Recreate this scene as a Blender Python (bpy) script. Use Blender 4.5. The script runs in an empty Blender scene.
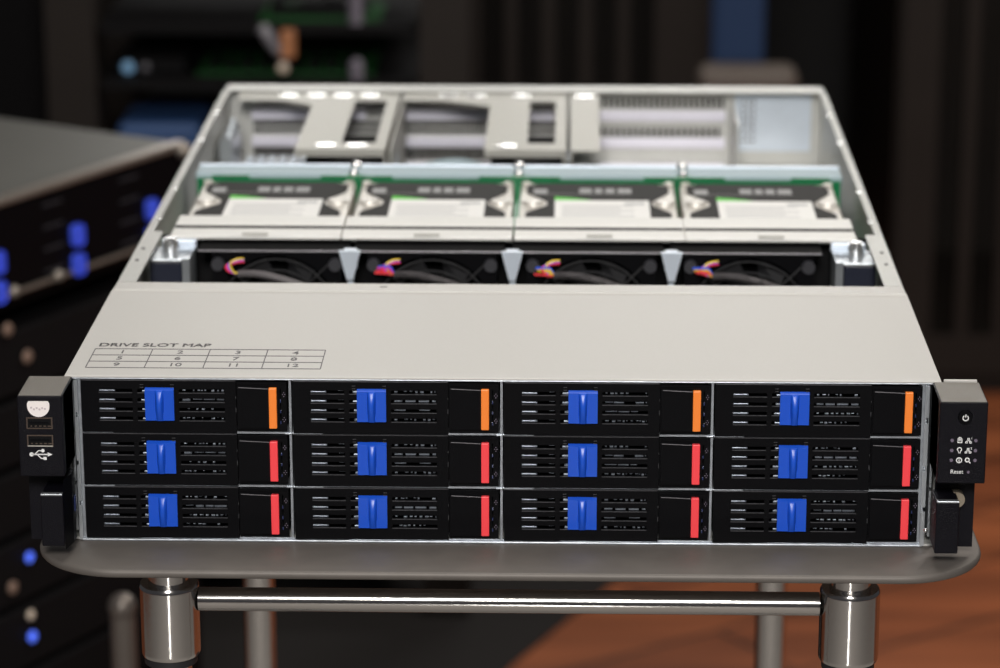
import bpy, bmesh, math, random
from mathutils import Vector, Matrix
random.seed(7)
SC = bpy.context.scene
COL = SC.collection
T = 0.8984                    # height of the cart's steel shelf above the floor

# ---------------------------------------------------------------- camera, light, exposure
cam = bpy.data.cameras.new('camera')
cam.sensor_width = 36.0
cam.lens = 108.0
cam.clip_end = 50
cam.dof.use_dof = True
cam.dof.focus_distance = 1.545
cam.dof.aperture_fstop = 8.2
camo = bpy.data.objects.new('camera', cam); COL.objects.link(camo)
camo.location = (0.0341, -1.4757, 1.4432)
camo.rotation_euler = (1.28663, 0.00018, 0.02357)
SC.camera = camo

SC.view_settings.view_transform = 'Standard'
SC.view_settings.look = 'None'
SC.view_settings.gamma = 1.0
SC.view_settings.use_curve_mapping = False
SC.view_settings.exposure = 0.0
SC.cycles.use_denoising = True
SC.cycles.max_bounces = 8

world = bpy.data.worlds.new('hall'); SC.world = world
world.use_nodes = True
bg = world.node_tree.nodes['Background']
bg.inputs[0].default_value = (0.95, 0.93, 1.0, 1); bg.inputs[1].default_value = 0.05

def area(name, loc, target, sx, sy, power, color):
    l = bpy.data.lights.new(name, 'AREA'); l.shape = 'RECTANGLE'
    l.size = sx; l.size_y = sy; l.energy = power; l.color = color
    o = bpy.data.objects.new(name, l); COL.objects.link(o)
    o.location = loc
    d = Vector(target) - Vector(loc)
    o.rotation_euler = d.to_track_quat('-Z', 'Y').to_euler()
    return o
area('ceiling_light_overhead', (0.15, 0.25, 2.9), (0.05, 0.25, T), 1.1, 0.8, 20, (1.0, 0.975, 0.92))
area('ceiling_light_behind_camera', (0.0, -2.3, 2.35), (0, 0.1, T), 0.5, 0.5, 62, (1.0, 0.97, 0.93))
area('ceiling_light_right_aisle', (1.1, 1.5, 2.6), (0.5, 2.0, 0), 0.7, 0.7, 19, (1.0, 0.93, 0.85))
area('floor_spot_front', (0.01, -1.95, 0.19), (0.01, 0, 0.19), 0.07, 0.34, 0.9, (1.0, 0.98, 0.95))  # added low strip, makes the bright line on the chrome collars
area('ceiling_light_behind', (0.0, -3.3, 2.7), (0, -3.2, 0), 1.0, 1.0, 22, (1.0, 0.98, 0.95))  # added fill, brightens the floor that the collars mirror
area('aisle_light_far', (-0.02, 3.0, 1.49), (0, 0.6, T), 1.3, 0.16, 9, (1.0, 0.98, 0.95))  # added strip out of view, gives the riser dimples their highlights

# ---------------------------------------------------------------- materials
def mat(name, color, rough=0.5, metal=0.0, bump=0.0, scale=200.0, vary=0.0, spec=None, emit=None, power=0.0, stretch=None, coat=0.0):
    m = bpy.data.materials.new(name); m.use_nodes = True
    nt = m.node_tree; b = nt.nodes['Principled BSDF']
    b.inputs['Base Color'].default_value = (*color, 1)
    b.inputs['Roughness'].default_value = rough
    b.inputs['Metallic'].default_value = metal
    if spec is not None: b.inputs['Specular IOR Level'].default_value = spec
    if coat: b.inputs['Coat Weight'].default_value = coat
    if emit:
        b.inputs['Emission Color'].default_value = (*emit, 1)
        b.inputs['Emission Strength'].default_value = power
    tc = nt.nodes.new('ShaderNodeTexCoord'); mp = nt.nodes.new('ShaderNodeMapping')
    nt.links.new(tc.outputs['Object'], mp.inputs[0])
    if stretch: mp.inputs['Scale'].default_value = stretch
    nz = nt.nodes.new('ShaderNodeTexNoise'); nz.inputs['Scale'].default_value = scale
    nz.inputs['Detail'].default_value = 3
    nt.links.new(mp.outputs[0], nz.inputs['Vector'])
    if vary:
        mx = nt.nodes.new('ShaderNodeMix'); mx.data_type = 'RGBA'
        mx.inputs[6].default_value = (*[c * (1 - vary) for c in color], 1)
        mx.inputs[7].default_value = (*[min(1, c * (1 + vary)) for c in color], 1)
        nt.links.new(nz.outputs['Fac'], mx.inputs[0]); nt.links.new(mx.outputs[2], b.inputs['Base Color'])
    if bump:
        bp = nt.nodes.new('ShaderNodeBump'); bp.inputs['Strength'].default_value = bump
        bp.inputs['Distance'].default_value = 0.0005
        nt.links.new(nz.outputs['Fac'], bp.inputs['Height']); nt.links.new(bp.outputs[0], b.inputs['Normal'])
    return m

M = {}
M['lid'] = mat('light_grey_paint', (0.515, 0.50, 0.475), 0.45, 0, bump=0.15, scale=900, vary=0.03)
M['steel'] = mat('galvanised_steel', (0.62, 0.66, 0.70), 0.32, 0.85, bump=0.2, scale=120, vary=0.12)
M['steel_pale'] = mat('pale_sheet_steel', (0.60, 0.60, 0.575), 0.45, 0.35, vary=0.06, scale=60)
M['steel_blue'] = mat('bluish_sheet_steel', (0.66, 0.73, 0.82), 0.4, 0.4, vary=0.08, scale=60)
M['cover_lilac'] = mat('lilac_zinc_plate', (0.86, 0.84, 0.95), 0.4, 0.1, vary=0.06, scale=60)
M['ridge'] = mat('taupe_sheet_steel', (0.44, 0.43, 0.39), 0.45, 0.2, vary=0.04)
M['chrome'] = mat('chrome', (0.62, 0.60, 0.58), 0.14, 1.0, bump=0.06, scale=300)
M['polished'] = mat('polished_steel', (0.9, 0.9, 0.9), 0.2, 0.9)
M['shelf'] = mat('brushed_steel', (0.135, 0.120, 0.108), 0.55, 0.3, bump=0.25, scale=60, vary=0.18, stretch=(1, 1, 1))
M['black'] = mat('black_plastic', (0.0026, 0.0026, 0.0034), 0.42, 0, bump=0.2, scale=1500, spec=0.10)
M['black_metal'] = mat('black_powder_coat', (0.0040, 0.0037, 0.0062), 0.38, 0, bump=0.6, scale=2500, spec=0.16, vary=0.5)
M['black_matte'] = mat('matte_black', (0.003, 0.003, 0.0035), 0.8, 0, spec=0.2)
M['ear_top'] = mat('worn_powder_coat', (0.19, 0.175, 0.155), 0.42, 0.2, bump=0.5, scale=2000)  # grey paints the sheen on the black ear tops
M['blue'] = mat('blue_plastic', (0.010, 0.080, 0.56), 0.32, 0, spec=0.35)
M['frame_steel'] = mat('bay_frame_steel', (0.36, 0.385, 0.42), 0.35, 0.6, bump=0.3, scale=150, vary=0.45)
M['inner_steel'] = mat('perforated_drive_steel', (0.36, 0.40, 0.47), 0.38, 0.6, bump=0.5, scale=500, vary=0.35)
M['orange'] = mat('orange_plastic', (0.95, 0.24, 0.03), 0.45, 0)
M['red'] = mat('red_plastic', (0.95, 0.060, 0.075), 0.45, 0)
M['print'] = mat('dark_print', (0.09, 0.085, 0.09), 0.6)
M['white_print'] = mat('white_print', (0.85, 0.85, 0.85), 0.5)
M['sticker'] = mat('white_sticker', (0.86, 0.80, 0.78), 0.5, vary=0.03)
M['led_off'] = mat('grey_indicator', (0.17, 0.14, 0.19), 0.3)
M['lens_blue'] = mat('blue_light_pipe', (0.02, 0.03, 0.10), 0.2)
M['pcb'] = mat('green_circuit_board', (0.004, 0.16, 0.055), 0.35, 0, vary=0.3, scale=90)
M['teal'] = mat('teal_circuit_board', (0.01, 0.10, 0.10), 0.4, 0, vary=0.3, scale=90)
M['hdd_black'] = mat('drive_cover_black', (0.030, 0.029, 0.028), 0.7, 0, spec=0.2)
M['hdd_silver'] = mat('drive_casting', (0.68, 0.65, 0.60), 0.4, 0.4, bump=0.2, scale=400)
M['paper'] = mat('label_paper', (0.82, 0.81, 0.79), 0.6)
M['bracket'] = mat('pale_drive_bracket', (0.72, 0.71, 0.68), 0.45, 0.1, vary=0.04)
M['edge'] = mat('worn_black_edge', (0.060, 0.060, 0.066), 0.35, 0.2, spec=0.5, bump=0.4, scale=700, vary=0.6)  # paler black, with the light on the edges put into the colour
M['faint'] = mat('faint_marking', (0.55, 0.48, 0.50), 0.6)
M['green_print'] = mat('green_print', (0.06, 0.55, 0.01), 0.5)
M['grey_print'] = mat('grey_print', (0.33, 0.33, 0.33), 0.6)
M['glass_bar'] = mat('pale_plastic', (0.36, 0.45, 0.49), 0.5, 0.0, spec=0.25)
M['rubber'] = mat('black_rubber', (0.012, 0.012, 0.014), 0.55)
M['rubber_grey'] = mat('grey_rubber', (0.03, 0.03, 0.036), 0.5)
M['copper'] = mat('copper_contacts', (0.13, 0.095, 0.075), 0.4, 0.5)
for n, c in (('wire_red', (0.8, 0.05, 0.06)), ('wire_yellow', (0.8, 0.55, 0.03)), ('wire_blue', (0.03, 0.1, 0.75)), ('wire_pink', (0.8, 0.05, 0.4))):
    M[n] = mat(n, c, 0.4)
M['lip'] = mat('grey_fan_lip', (0.26, 0.25, 0.27), 0.35, 0.4)
M['sleeve'] = mat('braided_sleeve', (0.09, 0.08, 0.085), 0.5, bump=0.8, scale=900)
M['far_top'] = mat('dark_grey_paint', (0.105, 0.103, 0.092), 0.5, 0.1, vary=0.06, scale=40)  # grey darkened to stand in for the weaker light back there
M['far_edge'] = mat('dull_steel_edge', (0.34, 0.30, 0.26), 0.35, 0.7)
M['blue_bright'] = mat('blue_violet_plastic', (0.06, 0.11, 0.85), 0.4, 0, emit=None)
M['rack_black'] = mat('rack_black', (0.007, 0.0065, 0.007), 0.6, spec=0.1)
M['rack_brown'] = mat('rack_brown_black', (0.020, 0.0155, 0.013), 0.55, vary=0.2, scale=8, spec=0.2)
M['wall'] = mat('dark_wall', (0.012, 0.011, 0.011), 0.8, vary=0.2, scale=3)
M['led_blue'] = mat('lit_blue_indicator', (0.05, 0.1, 0.9), 0.4, emit=(0.10, 0.20, 1.0), power=0.9)
M['led_warm'] = mat('lit_warm_indicator', (0.6, 0.5, 0.4), 0.4, emit=(1.0, 0.8, 0.65), power=0.10)
M['tan'] = mat('tan_connector', (0.42, 0.17, 0.07), 0.5, vary=0.3, scale=30)
M['grey_part'] = mat('grey_component', (0.16, 0.15, 0.17), 0.4)
M['navy'] = mat('navy_fabric', (0.012, 0.035, 0.10), 0.8)
M['pale_seat'] = mat('pale_taupe_panel', (0.11, 0.085, 0.070), 0.6)
M['dim_blue'] = mat('dim_blue_panel', (0.03, 0.075, 0.20), 0.5)
M['rug'] = mat('light_grey_rug', (0.30, 0.28, 0.26), 0.9, bump=0.3, scale=150, vary=0.15)
M['carpet'] = mat('near_black_mat', (0.018, 0.015, 0.014), 0.9, bump=0.3, scale=150, vary=0.2)  # dark colour for floor shaded by the racks
M['pcb_dim'] = mat('dark_green_board', (0.006, 0.075, 0.012), 0.5, vary=0.4, scale=30)
M['led_dim'] = mat('faint_brown_indicator', (0.2, 0.13, 0.1), 0.5, emit=(1.0, 0.6, 0.4), power=0.02)
M['led_pale'] = mat('pale_blue_indicator', (0.2, 0.4, 0.6), 0.4, emit=(0.35, 0.62, 1.0), power=0.16)
M['tip'] = mat('cream_tip', (0.75, 0.62, 0.50), 0.35)
M['grey_cyl'] = mat('lavender_grey_metal', (0.20, 0.18, 0.22), 0.4, 0.2)
M['post'] = mat('satin_post', (0.22, 0.19, 0.17), 0.35, 0.6)

def floor_material():
    m = bpy.data.materials.new('reddish_wood_floor'); m.use_nodes = True
    nt = m.node_tree; b = nt.nodes['Principled BSDF']; N = nt.nodes.new; L = nt.links.new
    tc = N('ShaderNodeTexCoord'); mp = N('ShaderNodeMapping'); mp.inputs['Rotation'].default_value = (0, 0, math.radians(-35))
    L(tc.outputs['Object'], mp.inputs[0])
    br = N('ShaderNodeTexBrick'); br.inputs['Scale'].default_value = 1.0
    br.inputs['Brick Width'].default_value = 1.4; br.inputs['Row Height'].default_value = 0.16
    br.inputs['Mortar Size'].default_value = 0.004
    br.inputs['Color1'].default_value = (0.52, 0.155, 0.055, 1); br.inputs['Color2'].default_value = (0.34, 0.095, 0.035, 1)
    br.inputs['Mortar'].default_value = (0.08, 0.03, 0.015, 1)
    L(mp.outputs[0], br.inputs['Vector'])
    mp2 = N('ShaderNodeMapping'); mp2.inputs['Rotation'].default_value = (0, 0, math.radians(-35)); mp2.inputs['Scale'].default_value = (1.2, 9, 1)
    L(tc.outputs['Object'], mp2.inputs[0])
    nz = N('ShaderNodeTexNoise'); nz.inputs['Scale'].default_value = 1.6; nz.inputs['Detail'].default_value = 5
    L(mp2.outputs[0], nz.inputs['Vector'])
    mx = N('ShaderNodeMix'); mx.data_type = 'RGBA'; mx.blend_type = 'MULTIPLY'; mx.inputs[0].default_value = 0.9
    cr = N('ShaderNodeValToRGB'); cr.color_ramp.elements[0].position = 0.35; cr.color_ramp.elements[0].color = (0.38, 0.36, 0.36, 1)
    cr.color_ramp.elements[1].position = 0.66; cr.color_ramp.elements[1].color = (1, 1, 1, 1)
    L(nz.outputs['Fac'], cr.inputs[0]); L(br.outputs['Color'], mx.inputs[6]); L(cr.outputs[0], mx.inputs[7])
    L(mx.outputs[2], b.inputs['Base Color']); b.inputs['Roughness'].default_value = 0.5
    return m

# ---------------------------------------------------------------- mesh helpers
class MB:
    def __init__(s): s.bm = bmesh.new()
    def box(s, x0, x1, y0, y1, z0, z1, bev=0.0, seg=2):
        g = bmesh.ops.create_cube(s.bm, size=1.0)
        sc = Matrix.Diagonal((x1 - x0, y1 - y0, z1 - z0, 1)); tr = Matrix.Translation(((x0 + x1) / 2, (y0 + y1) / 2, (z0 + z1) / 2))
        bmesh.ops.transform(s.bm, matrix=tr @ sc, verts=g['verts'])
        if bev:
            es = list({e for v in g['verts'] for e in v.link_edges})
            bmesh.ops.bevel(s.bm, geom=es, offset=bev, segments=seg, affect='EDGES', profile=0.5)
        return s
    def cyl(s, p0, p1, r, r2=None, n=24, caps=True):
        p0 = Vector(p0); p1 = Vector(p1); d = p1 - p0
        g = bmesh.ops.create_cone(s.bm, cap_ends=caps, segments=n, radius1=r, radius2=r if r2 is None else r2, depth=d.length)
        m = Matrix.Translation((p0 + p1) / 2) @ d.to_track_quat('Z', 'Y').to_matrix().to_4x4()
        bmesh.ops.transform(s.bm, matrix=m, verts=g['verts']); return s
    def ball(s, c, r, sz=(1, 1, 1), n=12):
        g = bmesh.ops.create_uvsphere(s.bm, u_segments=n * 2, v_segments=n, radius=r)
        bmesh.ops.transform(s.bm, matrix=Matrix.Translation(c) @ Matrix.Diagonal((*sz, 1)), verts=g['verts']); return s
    def prism(s, pts, axis, a0, a1):
        """polygon of 2-D points swept along axis ('x','y','z') from a0 to a1"""
        def P(u, v, a): return {'x': (a, u, v), 'y': (u, a, v), 'z': (u, v, a)}[axis]
        A = [s.bm.verts.new(P(u, v, a0)) for u, v in pts]; B = [s.bm.verts.new(P(u, v, a1)) for u, v in pts]
        n = len(pts)
        fs = [s.bm.faces.new(A[::-1]), s.bm.faces.new(B)]
        for i in range(n): fs.append(s.bm.faces.new((A[i], A[(i + 1) % n], B[(i + 1) % n], B[i])))
        return s
    def plate(s, u0, u1, v0, v1, holes, a0, a1, axis='y'):
        """solid plate with rectangular openings; holes = (u0,u1,v0,v1)"""
        us = sorted({round(x, 6) for x in [u0, u1] + [h[i] for h in holes for i in (0, 1)] if u0 <= x <= u1} | {round(u0, 6), round(u1, 6)})
        vs = sorted({round(x, 6) for x in [v0, v1] + [h[i] for h in holes for i in (2, 3)] if v0 <= x <= v1} | {round(v0, 6), round(v1, 6)})
        def P(u, v, a): return {'x': (a, u, v), 'y': (u, a, v), 'z': (u, v, a)}[axis]
        cache = {}
        def V(i, j, k):
            if (i, j, k) not in cache: cache[i, j, k] = s.bm.verts.new(P(us[i], vs[j], (a0, a1)[k]))
            return cache[i, j, k]
        def solid(i, j):
            if not (0 <= i < len(us) - 1 and 0 <= j < len(vs) - 1): return False
            cu = (us[i] + us[i + 1]) / 2; cv = (vs[j] + vs[j + 1]) / 2
            return not any(h[0] < cu < h[1] and h[2] < cv < h[3] for h in holes)
        for i in range(len(us) - 1):
            for j in range(len(vs) - 1):
                if not solid(i, j): continue
                s.bm.faces.new([V(i, j, 0), V(i + 1, j, 0), V(i + 1, j + 1, 0), V(i, j + 1, 0)])
                s.bm.faces.new([V(i, j, 1), V(i, j + 1, 1), V(i + 1, j + 1, 1), V(i + 1, j, 1)])
                if not solid(i - 1, j): s.bm.faces.new([V(i, j, 0), V(i, j + 1, 0), V(i, j + 1, 1), V(i, j, 1)])
                if not solid(i + 1, j): s.bm.faces.new([V(i + 1, j, 0), V(i + 1, j, 1), V(i + 1, j + 1, 1), V(i + 1, j + 1, 0)])
                if not solid(i, j - 1): s.bm.faces.new([V(i, j, 0), V(i, j, 1), V(i + 1, j, 1), V(i + 1, j, 0)])
                if not solid(i, j + 1): s.bm.faces.new([V(i, j + 1, 0), V(i + 1, j + 1, 0), V(i + 1, j + 1, 1), V(i, j + 1, 1)])
        return s
    def ring(s, c, r0, r1, y0, y1, n=24, a0=0.0, a1=360.0):
        """flat ring (or arc) standing in the xz plane"""
        full = abs(a1 - a0) >= 359.9; k = n if full else n + 1
        rows = []
        for i in range(k):
            t = math.radians(a0 + (a1 - a0) * i / n); cs, sn = math.cos(t), math.sin(t)
            rows.append([s.bm.verts.new((c[0] + r * cs, y, c[1] + r * sn)) for r, y in ((r0, y0), (r1, y0), (r1, y1), (r0, y1))])
        for i in range(n):
            A, B = rows[i], rows[(i + 1) % k]
            for q in range(4): s.bm.faces.new((A[q], A[(q + 1) % 4], B[(q + 1) % 4], B[q]))
        if not full: s.bm.faces.new(rows[0]); s.bm.faces.new(rows[-1][::-1])
        return s
    def tube(s, pts, r, n=8, sub=6):
        """round tube through points (Catmull-Rom)"""
        P = [Vector(p) for p in pts]; Q = []
        for i in range(len(P) - 1):
            a, b, c, d = P[max(i - 1, 0)], P[i], P[i + 1], P[min(i + 2, len(P) - 1)]
            for k in range(sub):
                t = k / sub
                Q.append(0.5 * ((2 * b) + (c - a) * t + (2 * a - 5 * b + 4 * c - d) * t * t + (3 * b - a - 3 * c + d) * t ** 3))
        Q.append(P[-1]); prev = None; rows = []
        for i, q in enumerate(Q):
            d = (Q[min(i + 1, len(Q) - 1)] - Q[max(i - 1, 0)]).normalized()
            u = d.orthogonal().normalized() if prev is None else (prev - d * prev.dot(d)).normalized()
            prev = u; v = d.cross(u)
            rows.append([s.bm.verts.new(q + r * (math.cos(2 * math.pi * j / n) * u + math.sin(2 * math.pi * j / n) * v)) for j in range(n)])
        for a, b in zip(rows, rows[1:]):
            for j in range(n): s.bm.faces.new((a[j], a[(j + 1) % n], b[(j + 1) % n], b[j]))
        s.bm.faces.new(rows[0][::-1]); s.bm.faces.new(rows[-1]); return s
    def build(s, name, m, parent=None, smooth=False):
        bmesh.ops.recalc_face_normals(s.bm, faces=s.bm.faces[:])
        me = bpy.data.meshes.new(name); s.bm.to_mesh(me); s.bm.free()
        me.materials.append(m)
        if smooth:
            me.polygons.foreach_set('use_smooth', [True] * len(me.polygons))
            me.set_sharp_from_angle(angle=math.radians(35))
        o = bpy.data.objects.new(name, me); COL.objects.link(o)
        if parent: o.parent = parent
        return o

def text_mesh(txt, size, name, m, parent, loc, rot, sx=1.0, sy=1.0, bold=0.0, depth=0.00005, align='CENTER'):
    c = bpy.data.curves.new(name, 'FONT'); c.body = txt; c.size = size; c.extrude = depth; c.offset = bold
    c.align_x = align; c.align_y = 'CENTER'
    t = bpy.data.objects.new(name, c); COL.objects.link(t)
    bpy.context.view_layer.update()
    me = bpy.data.meshes.new_from_object(t.evaluated_get(bpy.context.evaluated_depsgraph_get()))
    bpy.data.objects.remove(t); bpy.data.curves.remove(c)
    me.transform(Matrix.LocRotScale(Vector(loc), __import__('mathutils').Euler(rot), Vector((sx, sy, 1))))
    me.materials.clear(); me.materials.append(m); me.name = name
    o = bpy.data.objects.new(name, me); COL.objects.link(o); o.parent = parent
    return o

def embolden(o, d):
    b = bmesh.new(); b.from_mesh(o.data); g = bmesh.ops.duplicate(b, geom=b.verts[:] + b.edges[:] + b.faces[:])
    bmesh.ops.translate(b, verts=[v for v in g['geom'] if isinstance(v, bmesh.types.BMVert)], vec=d); b.to_mesh(o.data); b.free()

def tag(o, label=None, cat=None, group=None, kind=None):
    if label: o['label'] = label
    if cat: o['category'] = cat
    if group: o['group'] = group
    if kind: o['kind'] = kind
    return o
def thing(name, label, cat, loc=(0, 0, 0), rz=0.0, group=None):
    o = bpy.data.objects.new(name, None); COL.objects.link(o); o.empty_display_size = 0.05
    o.location = loc; o.rotation_euler = (0, 0, rz)
    return tag(o, label, cat, group)
KIDS = {}
def copy_tree(o, parent=None):
    c = o.copy(); COL.objects.link(c)
    if parent: c.parent = parent
    for ch in [k for k in bpy.data.objects if k.parent == o]: copy_tree(ch, c)
    return c

# ---------------------------------------------------------------- setting
fl = MB().box(-3.0, 3.5, -4.5, 4.6, -0.03, 0.0).build('floor', floor_material()); tag(fl, kind='structure')
wb = MB().box(-3.0, 3.5, 4.6, 4.7, 0.0, 3.0).build('wall_back', M['wall']); tag(wb, kind='structure')

# ---------------------------------------------------------------- the cart under the server
cart = thing('utility_cart', 'steel cart with brushed rounded shelf and chrome legs under the open server', 'cart', (0, 0, 0))
def rounded(x0, x1, y0, y1, r, n=12):
    P = []
    for cx, cy, a in ((x1 - r, y0 + r, -90), (x1 - r, y1 - r, 0), (x0 + r, y1 - r, 90), (x0 + r, y0 + r, 180)):
        for i in range(n + 1):
            t = math.radians(a + 90 * i / n); P.append((cx + r * math.cos(t), cy + r * math.sin(t)))
    return P
def slab(pts, z0, z1, bev):
    """rounded-rim slab: the rim swells out between two flat faces"""
    b = MB(); cx = sum(p[0] for p in pts) / len(pts); cy = sum(p[1] for p in pts) / len(pts)
    prof = []
    for i in range(7):
        t = math.radians(-90 + 180 * i / 6); prof.append((bev * (1 - math.cos(t)), (z0 + z1) / 2 + (z1 - z0) / 2 * math.sin(t)))
    n = len(pts); rows = []
    for off, z in prof:
        row = []
        for i, (x, y) in enumerate(pts):
            a = Vector(pts[i - 1]); c = Vector(pts[(i + 1) % n]); d = (c - a).normalized(); nr = Vector((d.y, -d.x))
            row.append(b.bm.verts.new((x - nr.x * off, y - nr.y * off, z)))
        rows.append(row)
    for r0, r1 in zip(rows, rows[1:]):
        for i in range(n): b.bm.faces.new((r0[i], r0[(i + 1) % n], r1[(i + 1) % n], r1[i]))
    b.bm.faces.new(rows[0][::-1]); b.bm.faces.new(rows[-1]); return b
slab(rounded(-0.2420, 0.2498, -0.0455, 0.60, 0.046), T - 0.0045, T, 0.0016).build('shelf', M['shelf'], cart, True)
for x, y, front in ((-0.1725, -0.02, True), (0.1808, -0.02, True), (-0.185, 0.52, False), (0.1795, 0.52, False)):
    lg = MB().cyl((x, y, 0.075), (x, y, T - 0.006), 0.0108, n=32).build('leg', M['chrome'], cart, True)
    c = MB()
    prof = [(0.0108, T - 0.0155), (0.0148, T - 0.0155), (0.0156, T - 0.0170), (0.0156, T - 0.0178), (0.0156, T - 0.0527), (0.0156, T - 0.0535), (0.0150, T - 0.0550), (0.0108, T - 0.0550)]
    rows = [[c.bm.verts.new((x + r * math.cos(2 * math.pi * k / 40), y + r * math.sin(2 * math.pi * k / 40), z)) for k in range(40)] for r, z in prof]
    for a, b_ in zip(rows, rows[1:] + rows[:1]):
        for k in range(40): c.bm.faces.new((a[k], a[(k + 1) % 40], b_[(k + 1) % 40], b_[k]))
    c.build('collar', M['chrome'], lg, True)
    MB().cyl((x, y, T - 0.0595), (x, y, T - 0.0552), 0.0138, n=32).build('collar_ring', M['rubber'], lg, True)
    MB().cyl((x, y, T - 0.009), (x, y, T - 0.0061), 0.013, n=32).build('mounting_flange', M['chrome'], lg, True)
    w = MB().cyl((x - 0.012, y, 0.0372), (x + 0.012, y, 0.0372), 0.035, n=32).build('caster', M['rubber'], lg, True)
    MB().box(x - 0.018, x + 0.018, y - 0.02, y + 0.02, 0.068, 0.078, 0.002).build('caster_fork', M['steel'], w)
MB().cyl((-0.157, -0.02, T - 0.0250), (0.165, -0.02, T - 0.0250), 0.0062, n=32).build('crossbar', M['chrome'], cart, True)
MB().cyl((-0.170, 0.52, T - 0.0265), (0.164, 0.52, T - 0.0265), 0.0062, n=32).build('crossbar', M['chrome'], cart, True)

# ---------------------------------------------------------------- the open server
Z0 = T + 0.0020          # chassis-local zero; the base pan sits 2 mm lower, on the shelf
srv = thing('rack_server', 'open two-unit rack server with light grey front lid, resting on the cart', 'server', (0, 0, Z0))
H = 0.0870; W2 = 0.2256; D = 0.755
ch = MB()
ch.box(-W2, W2, 0.0, D, -0.0019, -0.0008)
for s in (-1, 1):
    x0, x1 = sorted((s * W2, s * (W2 - 0.0014))); ch.box(x0, x1, 0.0012, D, -0.0008, H)
    x0, x1 = sorted((s * (W2 - 0.0014), s * (W2 - 0.0105))); ch.box(x0, x1, 0.188, 0.305, H - 0.0014, H)
    x0, x1 = sorted((s * (W2 - 0.0014), s * (W2 - 0.0045))); ch.box(x0, x1, 0.306, D - 0.021, H - 0.0030, H, 0.0006)
ch.build('chassis', M['steel_pale'], srv)
for s in (-1, 1):
    for y in (0.235, 0.262, 0.335, 0.415, 0.56, 0.65):
        MB().cyl((s * (W2 - 0.0045), y, H + 0.00002), (s * (W2 - 0.0045), y, H + 0.0006), 0.0016 if y > .3 else .0011, n=14).build('side_rivet', M['print'] if y < .3 else M['polished'], srv)
# lid over the drive bays, with a crease near its rear edge
LW = 0.2258; LD = 0.1865; LT = 0.0882
ld = MB()
prof = [(-0.0010, 0.0872), (-0.0010, 0.0878), (-0.0004, LT), (0.0006, LT), (0.1630, LT), (0.1638, LT + 0.0007), (0.1655, LT + 0.0005), (LD - 0.001, LT - 0.0010), (LD, LT - 0.0018), (LD, LT - 0.003), (0.0, 0.0870)]
ld.prism([(y, z) for y, z in prof], 'x', -LW + 0.0012, LW - 0.0012)
for s in (-1, 1):
    x0, x1 = sorted((s * LW, s * (LW - 0.0012)))
    ld.prism([(-0.0012, LT - 0.006), (-0.0012, LT - 0.001), (0.0, LT - 0.0004), (0.163, LT - 0.0004), (LD, LT - 0.0020), (LD, LT - 0.006)], 'x', x0, x1)
lid = ld.build('lid', M['lid'], srv)
MB().box(-LW + 0.004, LW - 0.004, -0.0014, -0.0004, 0.0866, 0.00705 + 0.08, 0.0002).build('lid_front_hem', M['frame_steel'], lid)
MB().box(-0.0735, -0.0693, 0.1745, 0.1755, LT - 0.0002, LT + 0.0001).build('lid_slit', M['print'], lid)
# printed slot map
mp_ = MB(); gx0, gx1, gy0, gy1 = -0.2170, -0.0945, 0.0133, 0.0476
lw = 0.00028
for i in range(5):
    x = gx0 + (gx1 - gx0) * i / 4; mp_.box(x - lw, x + lw, gy0, gy1, LT, LT + 0.00008)
for j in range(4):
    y = gy0 + (gy1 - gy0) * j / 3; mp_.box(gx0, gx1, y - 0.00055, y + 0.00055, LT, LT + 0.00008)
mp_.build('slot_map_grid', M['print'], lid)
embolden(text_mesh('DRIVE SLOT MAP', 0.0086, 'slot_map_title', M['print'], lid, (-0.2165, 0.0545, LT + 0.00006), (0, 0, 0), 0.92, 1.0, 0.0, align='LEFT'), (0.0003, 0.0003, 0))
for k in range(12):
    cx = gx0 + (gx1 - gx0) * (k % 4 + 0.5) / 4; cy = gy1 - (gy1 - gy0) * (k // 4 + 0.5) / 3
    text_mesh(str(k + 1), 0.0078, 'slot_map_number', M['print'], lid, (cx, cy, LT + 0.00006), (0, 0, 0), 0.95, 1.0, 0.00005)

# bay frame: shelves, dividers and side rails
XD = [-0.2183, -0.1093, 0.0, 0.1087, 0.2165]
RZ = [-0.0004, 0.0284, 0.0576, 0.0866]
fr = MB(); holes = []
for i in range(4):
    for j in range(3):
        holes.append((XD[i] + 0.0006, XD[i + 1] - 0.0006, RZ[j] + 0.0005, RZ[j + 1] - 0.0005))
fr.plate(-0.2200, 0.2190, -0.0014, 0.0869, holes, -0.0004, 0.0008)
for x in XD[1:4]: fr.box(x - 0.0005, x + 0.0005, 0.0009, 0.155, -0.0006, 0.0860)
for z in RZ[1:3]: fr.box(XD[0], XD[4], 0.0009, 0.150, z - 0.0003, z + 0.0003)
for x in XD[1:4]:          # little hooked tabs where shelves meet the dividers
    for z in RZ[1:3]:
        fr.box(x - 0.0028, x + 0.0006, -0.0014, -0.0004, z - 0.0006, z + 0.0002, 0.0002)
for i in range(4):         # bright shelf lips under the left end of every tray
    for z in RZ[1:3]: fr.box(XD[i] + 0.0008, XD[i] + 0.0168, -0.0012, -0.0003, z - 0.0005, z + 0.0004, 0.0002)
    fr.box(XD[i] + 0.0300, XD[i + 1] - 0.028, -0.0009, -0.0003, -0.0012, -0.0002)
fr.box(-0.2195, 0.2190, -0.0022, -0.0005, -0.0019, -0.0008, 0.0003)
fr.build('bay_frame', M['frame_steel'], srv)
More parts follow.
